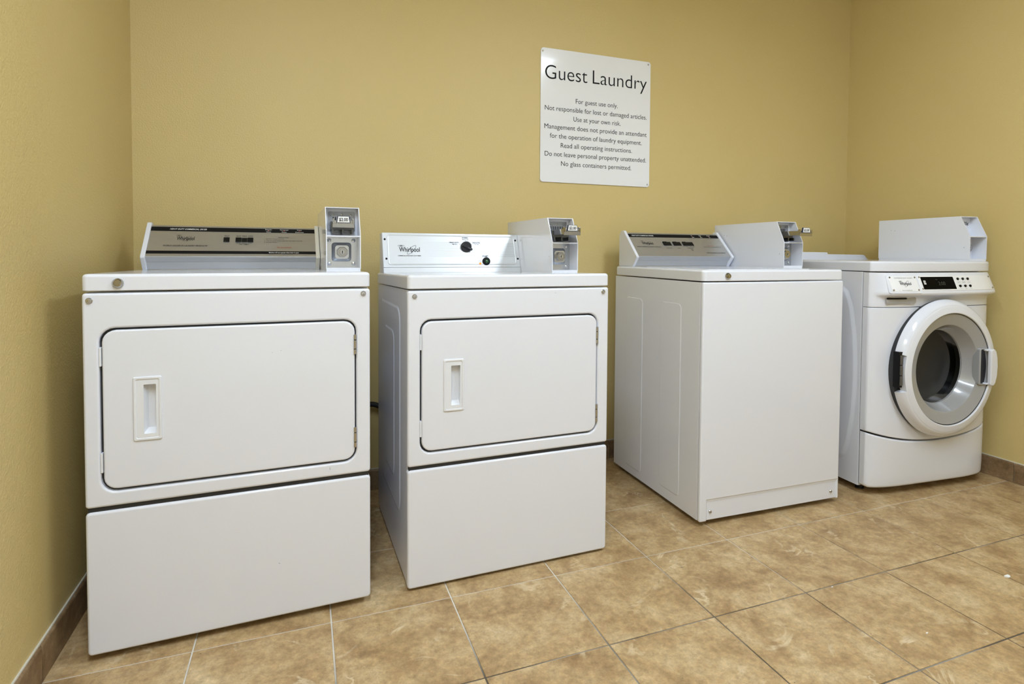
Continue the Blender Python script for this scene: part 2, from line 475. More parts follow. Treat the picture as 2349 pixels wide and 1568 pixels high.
_tiles = {}
def tile_mesh(w, d):
    k = (round(w, 4), round(d, 4))
    if k not in _tiles:
        g = G(); c = .0018; h = .0022
        L = []
        for i, z in ((0, -h), (0, -c * .6), (c * .4, -c * .18), (c, 0)):
            L.append([(-w / 2 + i, -d / 2 + i, z), (w / 2 - i, -d / 2 + i, z), (w / 2 - i, d / 2 - i, z), (-w / 2 + i, d / 2 - i, z)])
        g.loft(L)
        me = bpy.data.meshes.new('tile'); me.from_pydata(g.v, [], g.f); me.materials.append(M['tile'])
        _tiles[k] = me
    return _tiles[k]
xs = [XL] + [GX + i * TS for i in range(-2, 14) if XL + .02 < GX + i * TS < XR - .02] + [XR]
ys = [YF] + [GY + j * TS for j in range(-12, 6) if YF + .02 < GY + j * TS < YB - .02] + [YB]
for i in range(len(xs) - 1):
    for j in range(len(ys) - 1):
        w = xs[i + 1] - xs[i] - GAP; d = ys[j + 1] - ys[j] - GAP
        if abs(w - (TS - GAP)) < 1e-4: w = TS - GAP
        if abs(d - (TS - GAP)) < 1e-4: d = TS - GAP
        o = bpy.data.objects.new('tile', tile_mesh(w, d)); col.objects.link(o); o.parent = floor
        o.location = ((xs[i] + xs[i + 1]) / 2, (ys[j] + ys[j + 1]) / 2, 0)

HB, TB = 0.0906, 0.009
def baseboard(name, p0, p1, nrm, first):
    """tile skirting from p0 to p1 (xy); nrm points into the room; first = distance of the first joint"""
    p0, p1, nrm = Vector(p0), Vector(p1), Vector(nrm)
    L = (p1 - p0).length; t = (p1 - p0) / L
    def P(s, d, z): q = p0 + t * s + nrm * d; return (q.x, q.y, z)
    g = G(); prof = [(0, 0), (TB * .45, 0), (TB * .45, HB + .003), (0, HB + .003)]
    g.loft([[P(0, d, z) for d, z in prof], [P(L, d, z) for d, z in prof]])
    bb = struct(name, g, 'caulk')
    cuts = [0.0]; s = first
    while s < L - .02:
        if s > .02: cuts.append(s)
        s += TS
    cuts.append(L)
    for a, b in zip(cuts, cuts[1:]):
        c = (a + b) / 2; h = (b - a) / 2 - .0015
        pr = [(.001, .001), (TB, .001), (TB, HB - .009)]
        pr += [(TB - .008 * (1 - cos(k / 4 * pi / 2)), HB - .009 + .009 * sin(k / 4 * pi / 2)) for k in range(1, 5)] + [(.001, HB)]
        g = G()
        def Q(s, d, z): q = t * s + nrm * d; return (q.x, q.y, z)
        g.loft([[Q(-h, d, z) for d, z in pr], [Q(h, d, z) for d, z in pr]])
        o = obj('tile', g, 'basetile', bb, angle=50)
        q = p0 + t * c; o.location = (q.x, q.y, 0)
baseboard('baseboard_left', (XL, YB), (XL, YF), (1, 0), (0.858 % TS))
baseboard('baseboard_right', (XR, YB), (XR, YF), (-1, 0), (0.885 % TS))
baseboard('baseboard_back', (XL + TB, YB), (XR - TB, YB), (0, -1), ((GX - XL) % TS))
baseboard('baseboard_front', (XL + TB, YF), (XR - TB, YF), (0, 1), ((GX - XL) % TS))

# ------------------------------------------------------------------ ceiling lights (out of frame)
def light_fixture(loc, label, lamp='lamp'):
    t = empty('ceiling_light', loc)
    tag(t, label, 'ceiling light', 'ceiling lights over the machines')
    g = G(); pr = [(-.16, 0), (.16, 0), (.15, -.02), (-.15, -.02)]
    g.loft([[(x, -.64, z) for x, z in pr], [(x, .64, z) for x, z in pr]])
    obj('housing', g, 'plastic', t, smooth=False)
    g = G(); pr = [(-.145, -.02), (.145, -.02), (.13, -.055), (.07, -.07), (-.07, -.07), (-.13, -.055)]
    g.loft([[(x, -.61, z) for x, z in pr], [(x, .61, z) for x, z in pr]])
    obj('diffuser', g, lamp, t, smooth=False)
    for y in (-.63, .63):
        g = G(); pr = [(-.15, -.02), (.15, -.02), (.135, -.058), (.075, -.074), (-.075, -.074), (-.135, -.058)]
        g.loft([[(x, y - .01, z) for x, z in pr], [(x, y + .01, z) for x, z in pr]])
        obj('end_cap', g, 'plastic', t, smooth=False)
    return t
light_fixture((2.30, -2.10, ZC), 'long fluorescent ceiling light over the front of the washers')
light_fixture((0.55, -2.25, ZC), 'long fluorescent ceiling light over the front of the dryers', 'lamp_bright')

# ------------------------------------------------------------------ sign
sgn = empty('laundry_sign', (0, 0, 0))
tag(sgn, 'white rectangular wall sign headed Guest Laundry with black lettering', 'sign')
SX0, SX1, SZ0, SZ1 = 1.672, 2.2728, 1.3621, 1.9886
g = G(); slab(g, SX0, SX1, SZ0, SZ1, .014, -.0005, -.006, .001, n=4, ns=2)
obj('plate', g, 'signplate', sgn)
fs_ = lambda u, v, w: (u, -.006 - w, v)
g = Lines(); put_text(g, fs_, 'Guest', 1.6941, 1.916, 1.846, .0648, bold=-.008, res=12); put_text(g, fs_, 'Laundry', 1.945, 2.2506, 1.847, .0648, bold=-.008, res=12)
g.build('heading_lettering', 'ink', sgn)
for body, a, b, z in (('For guest use only.', 1.8547, 2.0850, 1.7428), ('Not responsible for lost or damaged articles.', 1.6938, 2.2524, 1.700),
        ('Use at your own risk.', 1.8433, 2.1024, 1.6573), ('Management does not provide an attendant', 1.6919, 2.2538, 1.6138),
        ('for the operation of laundry equipment.', 1.7207, 2.2250, 1.571), ('Read all operating instructions.', 1.7774, 2.1691, 1.528),
        ('Do not leave personal property unattended.', 1.6946, 2.2517, 1.4854), ('No glass containers permitted.', 1.7798, 2.1657, 1.442)):
    g = G(); put_text(g, fs_, body, a, b, z, .0218, bold=-.002, res=5)
    obj('lettering', g, 'ink', sgn, smooth=False)
for x, z in ((1.6802, 1.9716), (2.2576, 1.9752), (2.2593, 1.3755)):
    g = G(); g.lathe((x, -.006, z), 'y', [(.0045, 0), (.0042, -.0015), (.0025, -.0028), (.0004, -.003)], 12)
    obj('screw', g, 'zinc', sgn)

# ------------------------------------------------------------------ shared machine parts
def bolt(parent, x, y, z, r=.0075, mat='zinc', name='bolt'):
    g = G()
    g.lathe((x, y, z), 'y', [(r, 0), (r, -.0015), (r * .72, -.0035), (r * .66, -.0055), (r * .3, -.0058), (r * .28, -.004), (.0002, -.004)], 16)
    return obj(name, g, mat, parent)

def cam_lock(parent, x, y, z):
    g = G()
    g.lathe((x, y, z), 'y', [(.0125, 0), (.0125, -.002), (.0105, -.006), (.0085, -.009), (.0072, -.009), (.0070, -.0075), (.0055, -.0075), (.0055, -.0095), (.0002, -.0095)], 22)
    return obj('lid_lock', g, 'chrome', parent)

def lid(parent, x0, x1, y0, y1, z0, z1, r=.012, fil=.009, slope=0.0, lock=None):
    g = G(); L = [[(x, y, z0) for x, y in rr(x0 + .006, x1 - .006, y0 + .006, y1 - .006, r)],
                  [(x, y, z0) for x, y in rr(x0 + .002, x1 - .002, y0 + .002, y1 - .002, r)],
                  [(x, y, z0 + .002) for x, y in rr(x0, x1, y0, y1, r)]]
    for k in range(6):
        a = k / 5 * pi / 2; i = fil * (1 - cos(a)); z = z1 - fil * (1 - sin(a))
        L.append([(x, y, z) for x, y in rr(x0 + i, x1 - i, y0 + i, y1 - i, max(r - i * .6, .003))])
    L = [[(x, y, z + slope * y) for x, y, z in l] for l in L]
    g.loft(L)
    o = obj('lid', g, 'enamel', parent)
    return o

def plateau(g, pts, x, h, inset):
    """pressed panel on a left-hand side: outline pts (y,z) at x, raised by h towards -x"""
    n = len(pts); cy = sum(p[0] for p in pts) / n; cz = sum(p[1] for p in pts) / n
    def ins(d):
        out = []
        for i in range(n):
            a = Vector(pts[i - 1]); b = Vector(pts[i]); c = Vector(pts[(i + 1) % n])
            t = (c - a).normalized(); nn = Vector((-t.y, t.x))
            if nn.dot(Vector((cy, cz)) - b) < 0: nn = -nn
            out.append(b + nn * d)
        return out
    L = []
    for k in range(5):
        a = k / 4; s = a * a * (3 - 2 * a)
        L.append([(x - h * s, p.x, p.y) for p in ins(inset * a)])
    g.loft(L, False, True)

def cabinet(parent, x0, x1, y0, y1, z0, z1, slope=0.0, plates=()):
    g = G()
    L = [[(x, y, z0) for x, y in rr(x0, x1, y0, y1, .004, 2)], [(x, y, z1 + slope * y) for x, y in rr(x0, x1, y0, y1, .004, 2)]]
    g.loft(L)
    for p in plates:
        plateau(g, *p)
    return obj('cabinet', g, 'enamel', parent)

def feet(parent, x0, x1, y0, y1, h):
    for x in (x0, x1):
        for y in (y0, y1):
            g = G(); g.lathe((x, y, 0), 'z', [(.018, 0), (.018, .006), (.012, .008), (.012, h)], 14)
            obj('foot', g, 'gasket', parent)

def coin_box(parent, x0, y0, z0, kind='slide', ext=-.06, rot=0.0):
    """coin box: white sheet-metal housing, lock plate below, coin slide above"""
    W, t = .106, .0028
    top, elb = .205, .113
    prof = [(0, .008), (0, elb), (.044, top), (.455, top), (.455, .008)]
    g = G()
    fx = lambda p, a: (x0 + a, y0 + p[0], z0 + p[1])
    g.prism(prof, fx, 0, t); g.prism(prof, fx, W - t, W)
    g.box(x0 + t, x0 + W - t, y0 + .043, y0 + .455, z0 + top - t, z0 + top)         # roof
    g.box(x0 + t, x0 + W - t, y0 + .455 - t, y0 + .455, z0 + .008, z0 + top - t)     # back
    g.box(x0 + t, x0 + W - t, y0 + .0005, y0 + .085, z0 + elb - .004, z0 + elb)      # divider
    g.box(x0 + .001, x0 + W - .001, y0 + .001, y0 + .452, z0 - .006, z0 + .011)      # base block
    yp = y0 + .062
    if kind == 'slide':
        # white inner sheet with the cut-out for the slide plate
        sub = G()
        slab(sub, x0 + t, x0 + W - t, z0 + elb, z0 + top - t, .001, y0 + .078, y0 + .074, .0006,
             hole=(x0 + .010, x0 + .096, z0 + elb + .013, z0 + top - .012, .006, .0008, y0 + .078, False), n=3, ns=1)
        g.v, g.f = g.v, g.f
        g.add(sub.v, sub.f)
    else:
        g.box(x0 + t, x0 + W - t, y0 + .074, y0 + .078, z0 + elb, z0 + top - t)
        g.box(x0 + t, x0 + W - t, yp, yp + .003, z0 + .011, z0 + elb - .004)
    cb = obj('coin_box', g, 'enamel', parent, angle=30)
    cx, cz = x0 + .052, z0 + .061
    if kind == 'slide':
        g = G(); g.box(x0 + t, x0 + W - t, yp, yp + .003, z0 + .011, z0 + elb - .004)
        obj('lock_plate', g, 'steel', cb)
        g = G()
        for r, y, c in ((.031, 0, .010), (.030, -.003, .011), (.023, -.013, .010), (.0215, -.018, .009)):
            if r == .031: L = []
            L.append([(x, yp + y, z) for x, z in rr(cx - r, cx + r, cz - r, cz + r, c, 4)])
        g.loft(L); obj('lock_boss', g, 'steel', cb, angle=60)
        for dx, dz in ((-.038, -.038), (.038, -.038), (-.038, .038), (.038, .038)):
            g = G(); g.lathe((cx + dx, yp, cz + dz), 'y', [(.0066, 0), (.0062, -.002), (.004, -.0035), (.0003, -.004)], 14)
            obj('plate_bolt', g, 'steel', cb)
        yl = yp - .018
        g = G(); g.lathe((cx, yl, cz), 'y', [(.0178, 0), (.0178, -.011), (.0165, -.0125), (.0002, -.0125)], 8, a0=pi / 8)
        obj('lock', g, 'chrome', cb, angle=25)
        yl -= .0125
    else:
        yl = yp
        g = G(); g.lathe((cx + .016, yl, cz), 'y', [(.0185, 0), (.0185, -.012), (.0165, -.015), (.0002, -.015)], 22)
        obj('lock', g, 'chrome', cb); yl -= .015; cx += .016
    g = G(); g.lathe((cx, yl, cz), 'y', [(.0075, 0), (.0072, -.0015), (.0055, -.0018), (.0055, -.0008), (.0002, -.0008)], 16)
    obj('key_ring', g, 'zinc', cb)
    g = G(); g.box(cx - .0012, cx + .0012, yl - .0016, yl, cz - .0045, cz + .0045)
    obj('keyhole', g, 'black', cb)
    if kind == 'slide':
        ym = y0 + .078
        g = G(); g.box(x0 + t, x0 + W - t, ym, ym + .003, z0 + elb, z0 + top - t)
        obj('slide_plate', g, 'steel', cb)
        for k in range(3):
            g = G(); g.lathe((x0 + .028 + k * .027, ym, z0 + .183), 'y', [(.0033, 0), (.003, -.001), (.0015, -.0016), (.0002, -.0016)], 10)
            obj('plate_screw', g, 'chrome', cb)
        for k in range(8):
            g = G(); u = x0 + .026 + k * .0074
            g.box(u, u + .0032, ym - .0007, ym + .0002, z0 + .158, z0 + .175)
            obj('coin_slot', g, 'black', cb)
        # guide block on the plate
        g = G(); g.box(x0 + .017, x0 + .089, ym - .038, ym, z0 + .132, z0 + .160)
        g.box(x0 + .020, x0 + .026, ym - .05, ym, z0 + .120, z0 + .134)
        g.box(x0 + .050, x0 + .056, ym - .05, ym, z0 + .118, z0 + .134)
        g.box(x0 + .080, x0 + .086, ym - .05, ym, z0 + .120, z0 + .134)
        obj('slide_guide', g, 'darksteel', cb, bevel=.0012)
        yf = y0 + ext
        g = G()
        g.box(x0 + .022, x0 + .084, yf + .003, ym - .01, z0 + .141, z0 + .161)
        g.box(x0 + .020, x0 + .086, yf, yf + .0045, z0 + .138, z0 + .150)
        for a, b in ((.020, .026), (.080, .086)):
            g.box(x0 + a, x0 + b, yf, yf + .012, z0 + .150, z0 + .167)
        for k in range(7):
            u = x0 + .030 + k * .0072
            g.box(u, u + .0034, yf + .001, yf + .02, z0 + .150, z0 + .154)
        obj('coin_slide', g, 'chrome', cb, bevel=.0008)
        # price tag in its holder
        g = G(); c = x0 + .053
        hp = [(c - .0215, z0 + .153), (c + .0215, z0 + .153), (c + .0180, z0 + .1745), (c - .0180, z0 + .1745)]
        g.prism(hp, lambda p, a: (p[0], yf + a, p[1]), -.0015, .006)
        obj('tag_holder', g, 'navy', cb, bevel=.0012)
        ft = lambda u, v, w: (u, yf - .0015 - w, v)
        g = G(); put_poly(g, ft, [(c - .0190, z0 + .1545), (c + .0190, z0 + .1545), (c + .0160, z0 + .1730), (c - .0160, z0 + .1730)], .0004)
        obj('price_tag', g, 'paper', cb, smooth=False)
        g = G(); put_text(g, ft, '$2.00', c - .0135, c + .0135, z0 + .1585, .0098, bold=.02, w=.0008)
        obj('price_lettering', g, 'ink', cb, smooth=False)
    else:
        ft = lambda u, v, w: (u, y0 + .074 - w, v)
        g = G(); put_text(g, ft, '25¢', x0 + .066, x0 + .092, z0 + .168, .014, bold=.02, w=.0006)
        obj('price_lettering', g, 'ink', cb, smooth=False)
    for dy, dz in ((.365, .150), (.385, .152), (.025, .062)):
        g = G(); g.lathe((x0, y0 + dy, z0 + dz), 'x', [(.0016, 0), (.0014, -.0004), (.0002, -.0004)], 8)
        obj('rivet', g, 'darksteel', cb)
    if rot:
        cb.rotation_euler = (rot, 0, 0); cb.location = (0, z0 * 0 + 0, 0)
    return cb

def sloped_console(parent, xa, xb, z0, kind, sc=1.0):
    """brushed sloped console between two white end caps; z0 = top of the lid"""
    z = lambda d: z0 + d * sc
    y_b, y_t, y_e, y_f = .650, .612, .503, .535
    cw = .014
    prof = [(y_b, z(0)), (y_b, z(.150)), (y_t + .014, z(.158)), (y_t + .004, z(.1585)), (y_t, z(.1545)), (y_e + .002, z(.0515)), (y_e, z(.0485)), (y_e + .001, z(.0455)),
            (y_e + .010, z(.0375)), (y_e + .0155, z(.0295)), (y_e + .0185, z(.0285)), (y_f - .003, z(.004)), (y_f + .001, z(.0035)), (y_f + .001, z(0))]
    g = G(); g.prism(prof, lambda p, a: (a, p[0], p[1]), xa + cw, xb - cw)
    con = obj('console', g, 'brushed', parent, angle=20)
    capp = [(.655, z(0)), (.655, z(.147)), (.640, z(.166)), (.634, z(.168)), (.618, z(.168)), (.614, z(.166)), (.4985, z(.049)), (.497, z(.045)), (.498, z(.041)), (.530, z(.002)), (.532, z(0))]
    for a in (xa, xb - cw):
        g = G(); g.prism(capp, lambda p, q: (q, p[0], p[1]), a, a + cw)
        o = obj('end_cap', g, 'enamel' if (a == xa or kind == 'washer') else 'enamel_old', con, bevel=.0022)
        g = G(); g.lathe((a + cw / 2, .5265, z(.010)), 'y', [(.0032, 0), (.0030, -.001), (.0002, -.001)], 10)
        obj('screw_hole', g, 'black', con)
    ua, ub = xa + cw, xb - cw; U = ub - ua
    nrm = Vector((0, -(z(.1545) - z(.0515)), (y_t - y_e - .002))).normalized()
    def fn(u, v, w):   # v: 0 at the lower edge of the slope, 1 at the top
        y = y_e + .002 + (y_t - y_e - .002) * v; zz = z(.0515) + (z(.1545) - z(.0515)) * v
        return (u, y + nrm.y * w, zz + nrm.z * w)
    ux = lambda f: ua + U * f
    ink, white, red = Lines(), Lines(), Lines()
    g = Lines(); put_quad(g, fn, ua, ub, .835, .985, .0002)
    if kind == 'dryer': put_quad(g, fn, ua, ub, .055, .155, .0002)
    g.build('black_stripe', 'ink', con)
    if kind == 'dryer':
        put_text(white, fn, 'HEAVY DUTY COMMERCIAL DRYER', ux(.106), ux(.320), .885, .05, bold=.015, shear=.3, w=.0005)
        put_logo(ink, fn, ux(.148), ux(.255), .52, .125, 6.8)
        put_text(ink, fn, 'WORLD LEADER IN LAUNDRY PRODUCTS', ux(.085), ux(.335), .305, .045, bold=.01, shear=.3)
        for c, a, b in ((.70, 'Regular', 'Heavy'), (.80, 'Permanent', 'Press'), (.90, 'Knits', 'Delicates')):
            w1 = .0016 * len(a); w2 = .0016 * len(b); x = ux(c)
            put_text(white, fn, a, x - w1, x + w1, .93, .032, bold=.01, w=.0005); put_text(white, fn, b, x - w2, x + w2, .850, .032, bold=.01, w=.0005)
            gg = G(); put_ring(gg, fn, x, .908, .0020, .0018, 0, .98, .0008, 12, vs=6.8); obj('indicator_lamp', gg, 'redled', con, smooth=False)
        for a, b in (((.425, .462), [('PUSH TO', 'START')]), ((.497, .606), [('REGULAR', 'HEAVY'), ('PERM.', 'PRESS'), ('KNITS', 'DELICATES')])):
            n = len(b); w = (a[1] - a[0]) / n
            for k in range(n):
                c = a[0] + w * (k + .5)
                put_text(ink, fn, b[k][0], ux(c - .4 * w), ux(c + .4 * w), .690, .026); put_text(ink, fn, b[k][1], ux(c - .36 * w), ux(c + .36 * w), .655, .026)
                gg = G(); pts = [(ux(a[0] + w * k) + .0003, .47), (ux(a[0] + w * (k + 1)) - .0003, .47), (ux(a[0] + w * (k + 1)) - .0003, .62), (ux(a[0] + w * k) + .0003, .62)]
                hgt = .003 if k != 1 else .0015
                gg.loft([[fn(p, q, 0) for p, q in pts], [fn(p, q, hgt) for p, q in pts]])
                obj('push_button', gg, 'black', con, bevel=.0005)
        for k, s_ in enumerate(('HIGH', 'MEDIUM', 'LOW')):
            c = .515 + .036 * k; put_text(ink, fn, s_, ux(c - .012), ux(c + .012), .425, .026)
        put_text(ink, fn, 'DRY TEMPS.', ux(.522), ux(.580), .375, .034, bold=.01)
        put_text(ink, fn, 'INSTRUCTIONS', ux(.762), ux(.828), .640, .036, bold=.01)
        for k, (s_, e) in enumerate((('1.  Select Dry Temperature/Cycle', .798), ('2.  Clean lint screen located inside dryer door before each load', .915), ('3.  Push Start Button', .755))):
            put_text(ink, fn, s_, ux(.674), ux(e), .585 - .062 * k, .034)
        put_text(red, fn, 'Do not overload.', ux(.755), ux(.845), .270, .048, bold=.006)
        put_text(white, fn, 'Machine will not operate when door is open.', ux(.704), ux(.892), .085, .042, bold=.008, w=.0005)
    else:
        put_text(white, fn, 'HEAVY DUTY COMMERCIAL WASHER', ux(.043), ux(.275), .885, .05, bold=.015, w=.0005)
        put_logo(ink, fn, ux(.10), ux(.225), .50, .115, 6.8)
        put_text(ink, fn, 'WORLD LEADER IN LAUNDRY PRODUCTS', ux(.036), ux(.29), .375, .036, bold=.01)
        for c, mt, a, b in ((.705, 'redled', 'In', 'Use'), (.80, 'greenled', 'Wash', 'Rinse'), (.897, 'redled', 'Final', 'Spin')):
            x = ux(c); w1 = .0017 * len(a)
            put_text(white, fn, a, x - w1 - .002, x + w1 - .002, .93, .032, bold=.01, w=.0005); put_text(white, fn, b, x - .004, x + .006, .855, .032, bold=.01, w=.0005)
            gg = G(); put_ring(gg, fn, x, .908, .0020, .0018, 0, .98, .0008, 12, vs=6.8); obj('indicator_lamp', gg, mt, con, smooth=False)
        for a0, a1, n in ((.330, .415, 2), (.437, .522, 2), (.543, .660, 3)):
            w = (a1 - a0) / n
            for k in range(n):
                gg = G(); pts = [(ux(a0 + w * k) + .0003, .46), (ux(a0 + w * (k + 1)) - .0003, .46), (ux(a0 + w * (k + 1)) - .0003, .62), (ux(a0 + w * k) + .0003, .62)]
                gg.loft([[fn(p, q, 0) for p, q in pts], [fn(p, q, .0045 if k == 0 else .002) for p, q in pts]])
                obj('push_button', gg, 'black', con, bevel=.0005)
        put_text(ink, fn, 'WATER LEVEL', ux(.338), ux(.403), .325, .032)
        put_text(ink, fn, 'RINSE', ux(.460), ux(.494), .325, .032)
        for k, s_ in enumerate(('HOT', 'WARM', 'COLD')):
            put_text(ink, fn, s_, ux(.565 + .034 * k), ux(.588 + .034 * k), .40, .028)
        put_text(ink, fn, 'TEMPERATURE', ux(.566), ux(.634), .325, .032)
        put_text(ink, fn, 'WASH', ux(.60), ux(.622), .265, .028); put_text(ink, fn, 'RINSE', ux(.60), ux(.622), .23, .028)
        put_text(red, fn, 'Please Read Lid', ux(.813), ux(.889), .455, .030)
        put_text(ink, fn, 'Machine will not operate when lid is up', ux(.765), ux(.948), .395, .030)
        put_text(ink, fn, 'OPERATING INSTRUCTIONS UNDER LID', ux(.749), ux(.962), .115, .034, bold=.01)
    ink.build('lettering', 'ink', con); white.build('white_lettering', 'inkwhite', con); red.build('red_lettering', 'inkred', con)
    return con

def dryer_body(t, zb, zt, gap, door, rec, hand, pock, hinges, strikes, D, slope, top, tb, plates=()):
    """white dryer body; door/rec: (x0,x1,z0,z1)"""
    W = .686
    zl = zt - .042                                    # underside of the lid
    cabinet(t, .003, W - .003, .024, D, max(zb, .012), zl - .003, slope, plates)
    feet(t, .06, W - .06, .08, D - .06, .014)
    g = G(); slab(g, 0, W, zb, gap[0], .010, .022, 0, .007)
    obj('toe_panel', g, 'enamel', t)
    g = G(); slab(g, 0, W, gap[1], zl - .005, .008, .022, 0, .007, hole=(*rec, .034, .006, .020, False))
    obj('front_panel', g, 'enamel', t)
    g = G(); slab(g, *door, .030, .018, -.001, .005, hole=(*pock, .002, .0005, .017, False))
    d = obj('door', g, 'enamel', t)
    # added black strips that paint gap shade behind the door edge and panel joint
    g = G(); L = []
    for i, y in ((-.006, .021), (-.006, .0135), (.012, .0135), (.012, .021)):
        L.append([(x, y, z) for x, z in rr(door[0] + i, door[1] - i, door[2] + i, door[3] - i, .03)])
    L.append(L[0]); g.loft(L, False, False); obj('door_gap_shade', g, 'gasket', t)
    g = G(); g.box(.005, W - .005, .006, .0215, gap[0] - .004, gap[1] + .004); obj('joint_gap_shade', g, 'gasket', t)
    # handle: rim, step and finger pocket
    hx0, hx1, hz0, hz1 = hand; g = G(); L = []
    for i, y in ((0, 0), (0, -.002), (.0015, -.0042), (.004, -.0046), (.006, -.0042), (.007, -.0022), (.0085, -.0026)):
        L.append([(x, y, z) for x, z in rr(hx0 + i, hx1 - i, hz0 + i, hz1 - i, .004, 3)])
    for i, y in ((-.0006, -.0026), (0, -.002), (0, .004)):
        L.append([(x, y, z) for x, z in rr(pock[0] - i + .0004, pock[1] + i - .0004, pock[2] - i + .0004, pock[3] + i - .0004, .0015, 3)])
    px0, px1, pz0, pz1 = pock
    L.append([(x, .0165, z) for x, z in rr(px0 + .008, px1 - .0006, pz0 + .012, pz1 - .0006, .0015, 3)])
    g.loft(L, False, True)
    obj('door_handle', g, 'plastic', d)
    for a, b in hinges:
        for p, q in ((a, a + (b - a) * .26), (a + (b - a) * .27, a + (b - a) * .72), (a + (b - a) * .73, b)):
            g = G(); r = .0042
            g.lathe((door[1] + .0005, -.001, 0), 'z', [(r * .6, p), (r, p + .001), (r, q - .001), (r * .6, q)], 12)
            obj('hinge', g, 'zinc', d)
    for a, b in strikes:
        g = G(); g.box(rec[0] - .0005, rec[0] + .0045, .0005, .02, a, b)
        obj('strike', g, 'plastic', t, bevel=.001)
    l = lid(t, 0, W, -.001, D, zl, zt, slope=slope)
    bolt(t, tb[0][0], 0, tb[0][1]); bolt(t, tb[1][0], 0, tb[1][1])
    return l

# ------------------------------------------------------------------ dryer 1 (sloped console)
d1 = empty('clothes_dryer', (0.1185, -0.8284, 0), 0.0299)
tag(d1, 'white coin dryer with sloped steel console striped black, standing in the wall corner', 'dryer', 'coin dryers along the back wall')
Z1 = 0.968
l = dryer_body(d1, .019, Z1, (.3785, .389), (.040, .643, .432, .829), (.034, .647, .4255, .834), (.104, .167, .547, .709), (.126, .155, .563, .690),
           ((.734, .791), (.466, .525)), ((.740, .787), (.475, .524)), .66, -.012, Z1, ((.016, .903), (.667, .907)))
cam_lock(l, .076, -.001, .945)
sloped_console(d1, .022, .578, Z1 - .007, 'dryer', .965)
coin_box(d1, .579, .20, Z1 - .004, 'slide', ext=.004)

# ------------------------------------------------------------------ dryer 2 (flat console with knob)
d2 = empty('clothes_dryer', (0.9138, -0.7966, 0), 0.0206)
tag(d2, 'white coin dryer with flat silver console, black knob and green start button', 'dryer', 'coin dryers along the back wall')
Z2 = 0.958
def rrp(y0, y1, z0, z1, r): return rr(y0, y1, z0, z1, r, 5)
dryer_body(d2, .008, Z2, (.370, .380), (.043, .641, .424, .818), (.038, .645, .4175, .8235), (.109, .174, .540, .700), (.132, .163, .557, .681),
           ((.721, .778), (.455, .515)), ((.732, .779), (.469, .517)), .625, -.022, Z2, ((.021, .894), (.664, .896)),
           plates=((rrp(.135, .56, .175, .850, .05), .003, .0022, .010), (rrp(.235, .45, .262, .763, .04), .0008, .0018, .008)))
# console body
yb, yt = .500, .549; SB = Z2 - .013; ST = Z2 + .142
def fn2(u, v, w):      # v is the height; the face leans back
    k = (v - SB) / (ST - SB)
    return (u, yb + (yt - yb) * k - w * .955, v + w * .296)
g = G(); pr = [(yb, SB), (yt, ST), (.60, ST - .003), (.60, SB)]
g.prism(pr, lambda p, a: (a, p[0] + .002, p[1]), .006, .567)
con2 = obj('console', g, 'enamel', d2, bevel=.002)
g = G(); L = []
for w, i in ((0, 0), (.0032, 0), (.004, .0008)):
    L.append([fn2(u, v, w) for u, v in rr(.007 + i, .5665 - i, SB + .0215 + i, ST - i, .0015, 2)])
g.loft(L); obj('console_face', g, 'silverpaint', con2)
g = G(); L = []
for w, i in ((0, 0), (.0036, 0), (.004, .0008)):
    L.append([fn2(u, v, w) for u, v in rr(.007 + i, .5665 - i, SB + .001 + i, SB + .0205 - i, .0015, 2)])
g.loft(L); obj('console_rail', g, 'silverpaint', con2)
g = G(); L = []
for w, i in ((.004, 0), (.0052, .0008), (.0056, .0018), (.0052, .0030), (.0044, .0042), (.0044, .006)):
    L.append([fn2(u, v, w) for u, v in rr(.024 + i, .551 - i, SB + .030 + i, ST - .007 - i, .010, 4)])
g.loft(L, False, True); obj('control_overlay', g, 'dots', con2)
f2 = lambda u, v, w: fn2(u, v, w + .0046)
for u, v in ((.0155, 1.074), (.0185, .9995), (.5555, 1.076), (.5585, 1.000)):
    g = G(); p = fn2(u, v, .004); g.lathe(p, 'y', [(.0042, 0), (.004, -.0012), (.0018, -.002), (.0002, -.0016)], 12)
    obj('screw', g, 'black', con2)
ink, gr = Lines(), G()
put_logo(ink, f2, .064, .149, 1.0265, .0172)
put_text(ink, f2, 'COMMERCIAL DRYER HEAVY DUTY SERIES', .063, .152, 1.009, .0032, bold=.02)
KX, KZ = .338, 1.047
put_text(ink, f2, 'NORMAL', KX - .014, KX + .013, 1.0815, .0048, bold=.025)
put_text(ink, f2, 'Medium Heat', KX - .013, KX + .014, 1.0755, .0034, bold=.012)
put_text(ink, f2, 'HEAVY DUTY', KX - .068, KX - .028, 1.0622, .0046, bold=.025)
put_text(ink, f2, 'High Heat', KX - .057, KX - .037, 1.0565, .0034, bold=.012)
put_text(ink, f2, 'DELICATES', KX + .029, KX + .061, 1.0622, .0046, bold=.025)
put_text(ink, f2, 'Low Heat', KX + .036, KX + .055, 1.0565, .0034, bold=.012)
put_ring(gr, f2, KX, KZ - .001, .0265, .0265, 0, .03, .0003, 30, radians(22), radians(158))
for a in (25, 90, 155):
    put_ring(ink, f2, KX + .0265 * cos(radians(a)), KZ - .001 + .0265 * sin(radians(a)), .0013, .0013, 0, .98, .0005, 10)
put_text(ink, f2, 'START', .404, .430, 1.0065, .0062, bold=.025)
put_text(ink, f2, 'Dryer', .3855, .3975, .9915, .0030, bold=.01); put_text(ink, f2, 'In Use', .385, .3985, .9862, .0030, bold=.01)
ink.build('lettering', 'ink', con2); obj('dial_arc', gr, 'inkgrey', con2, smooth=False)
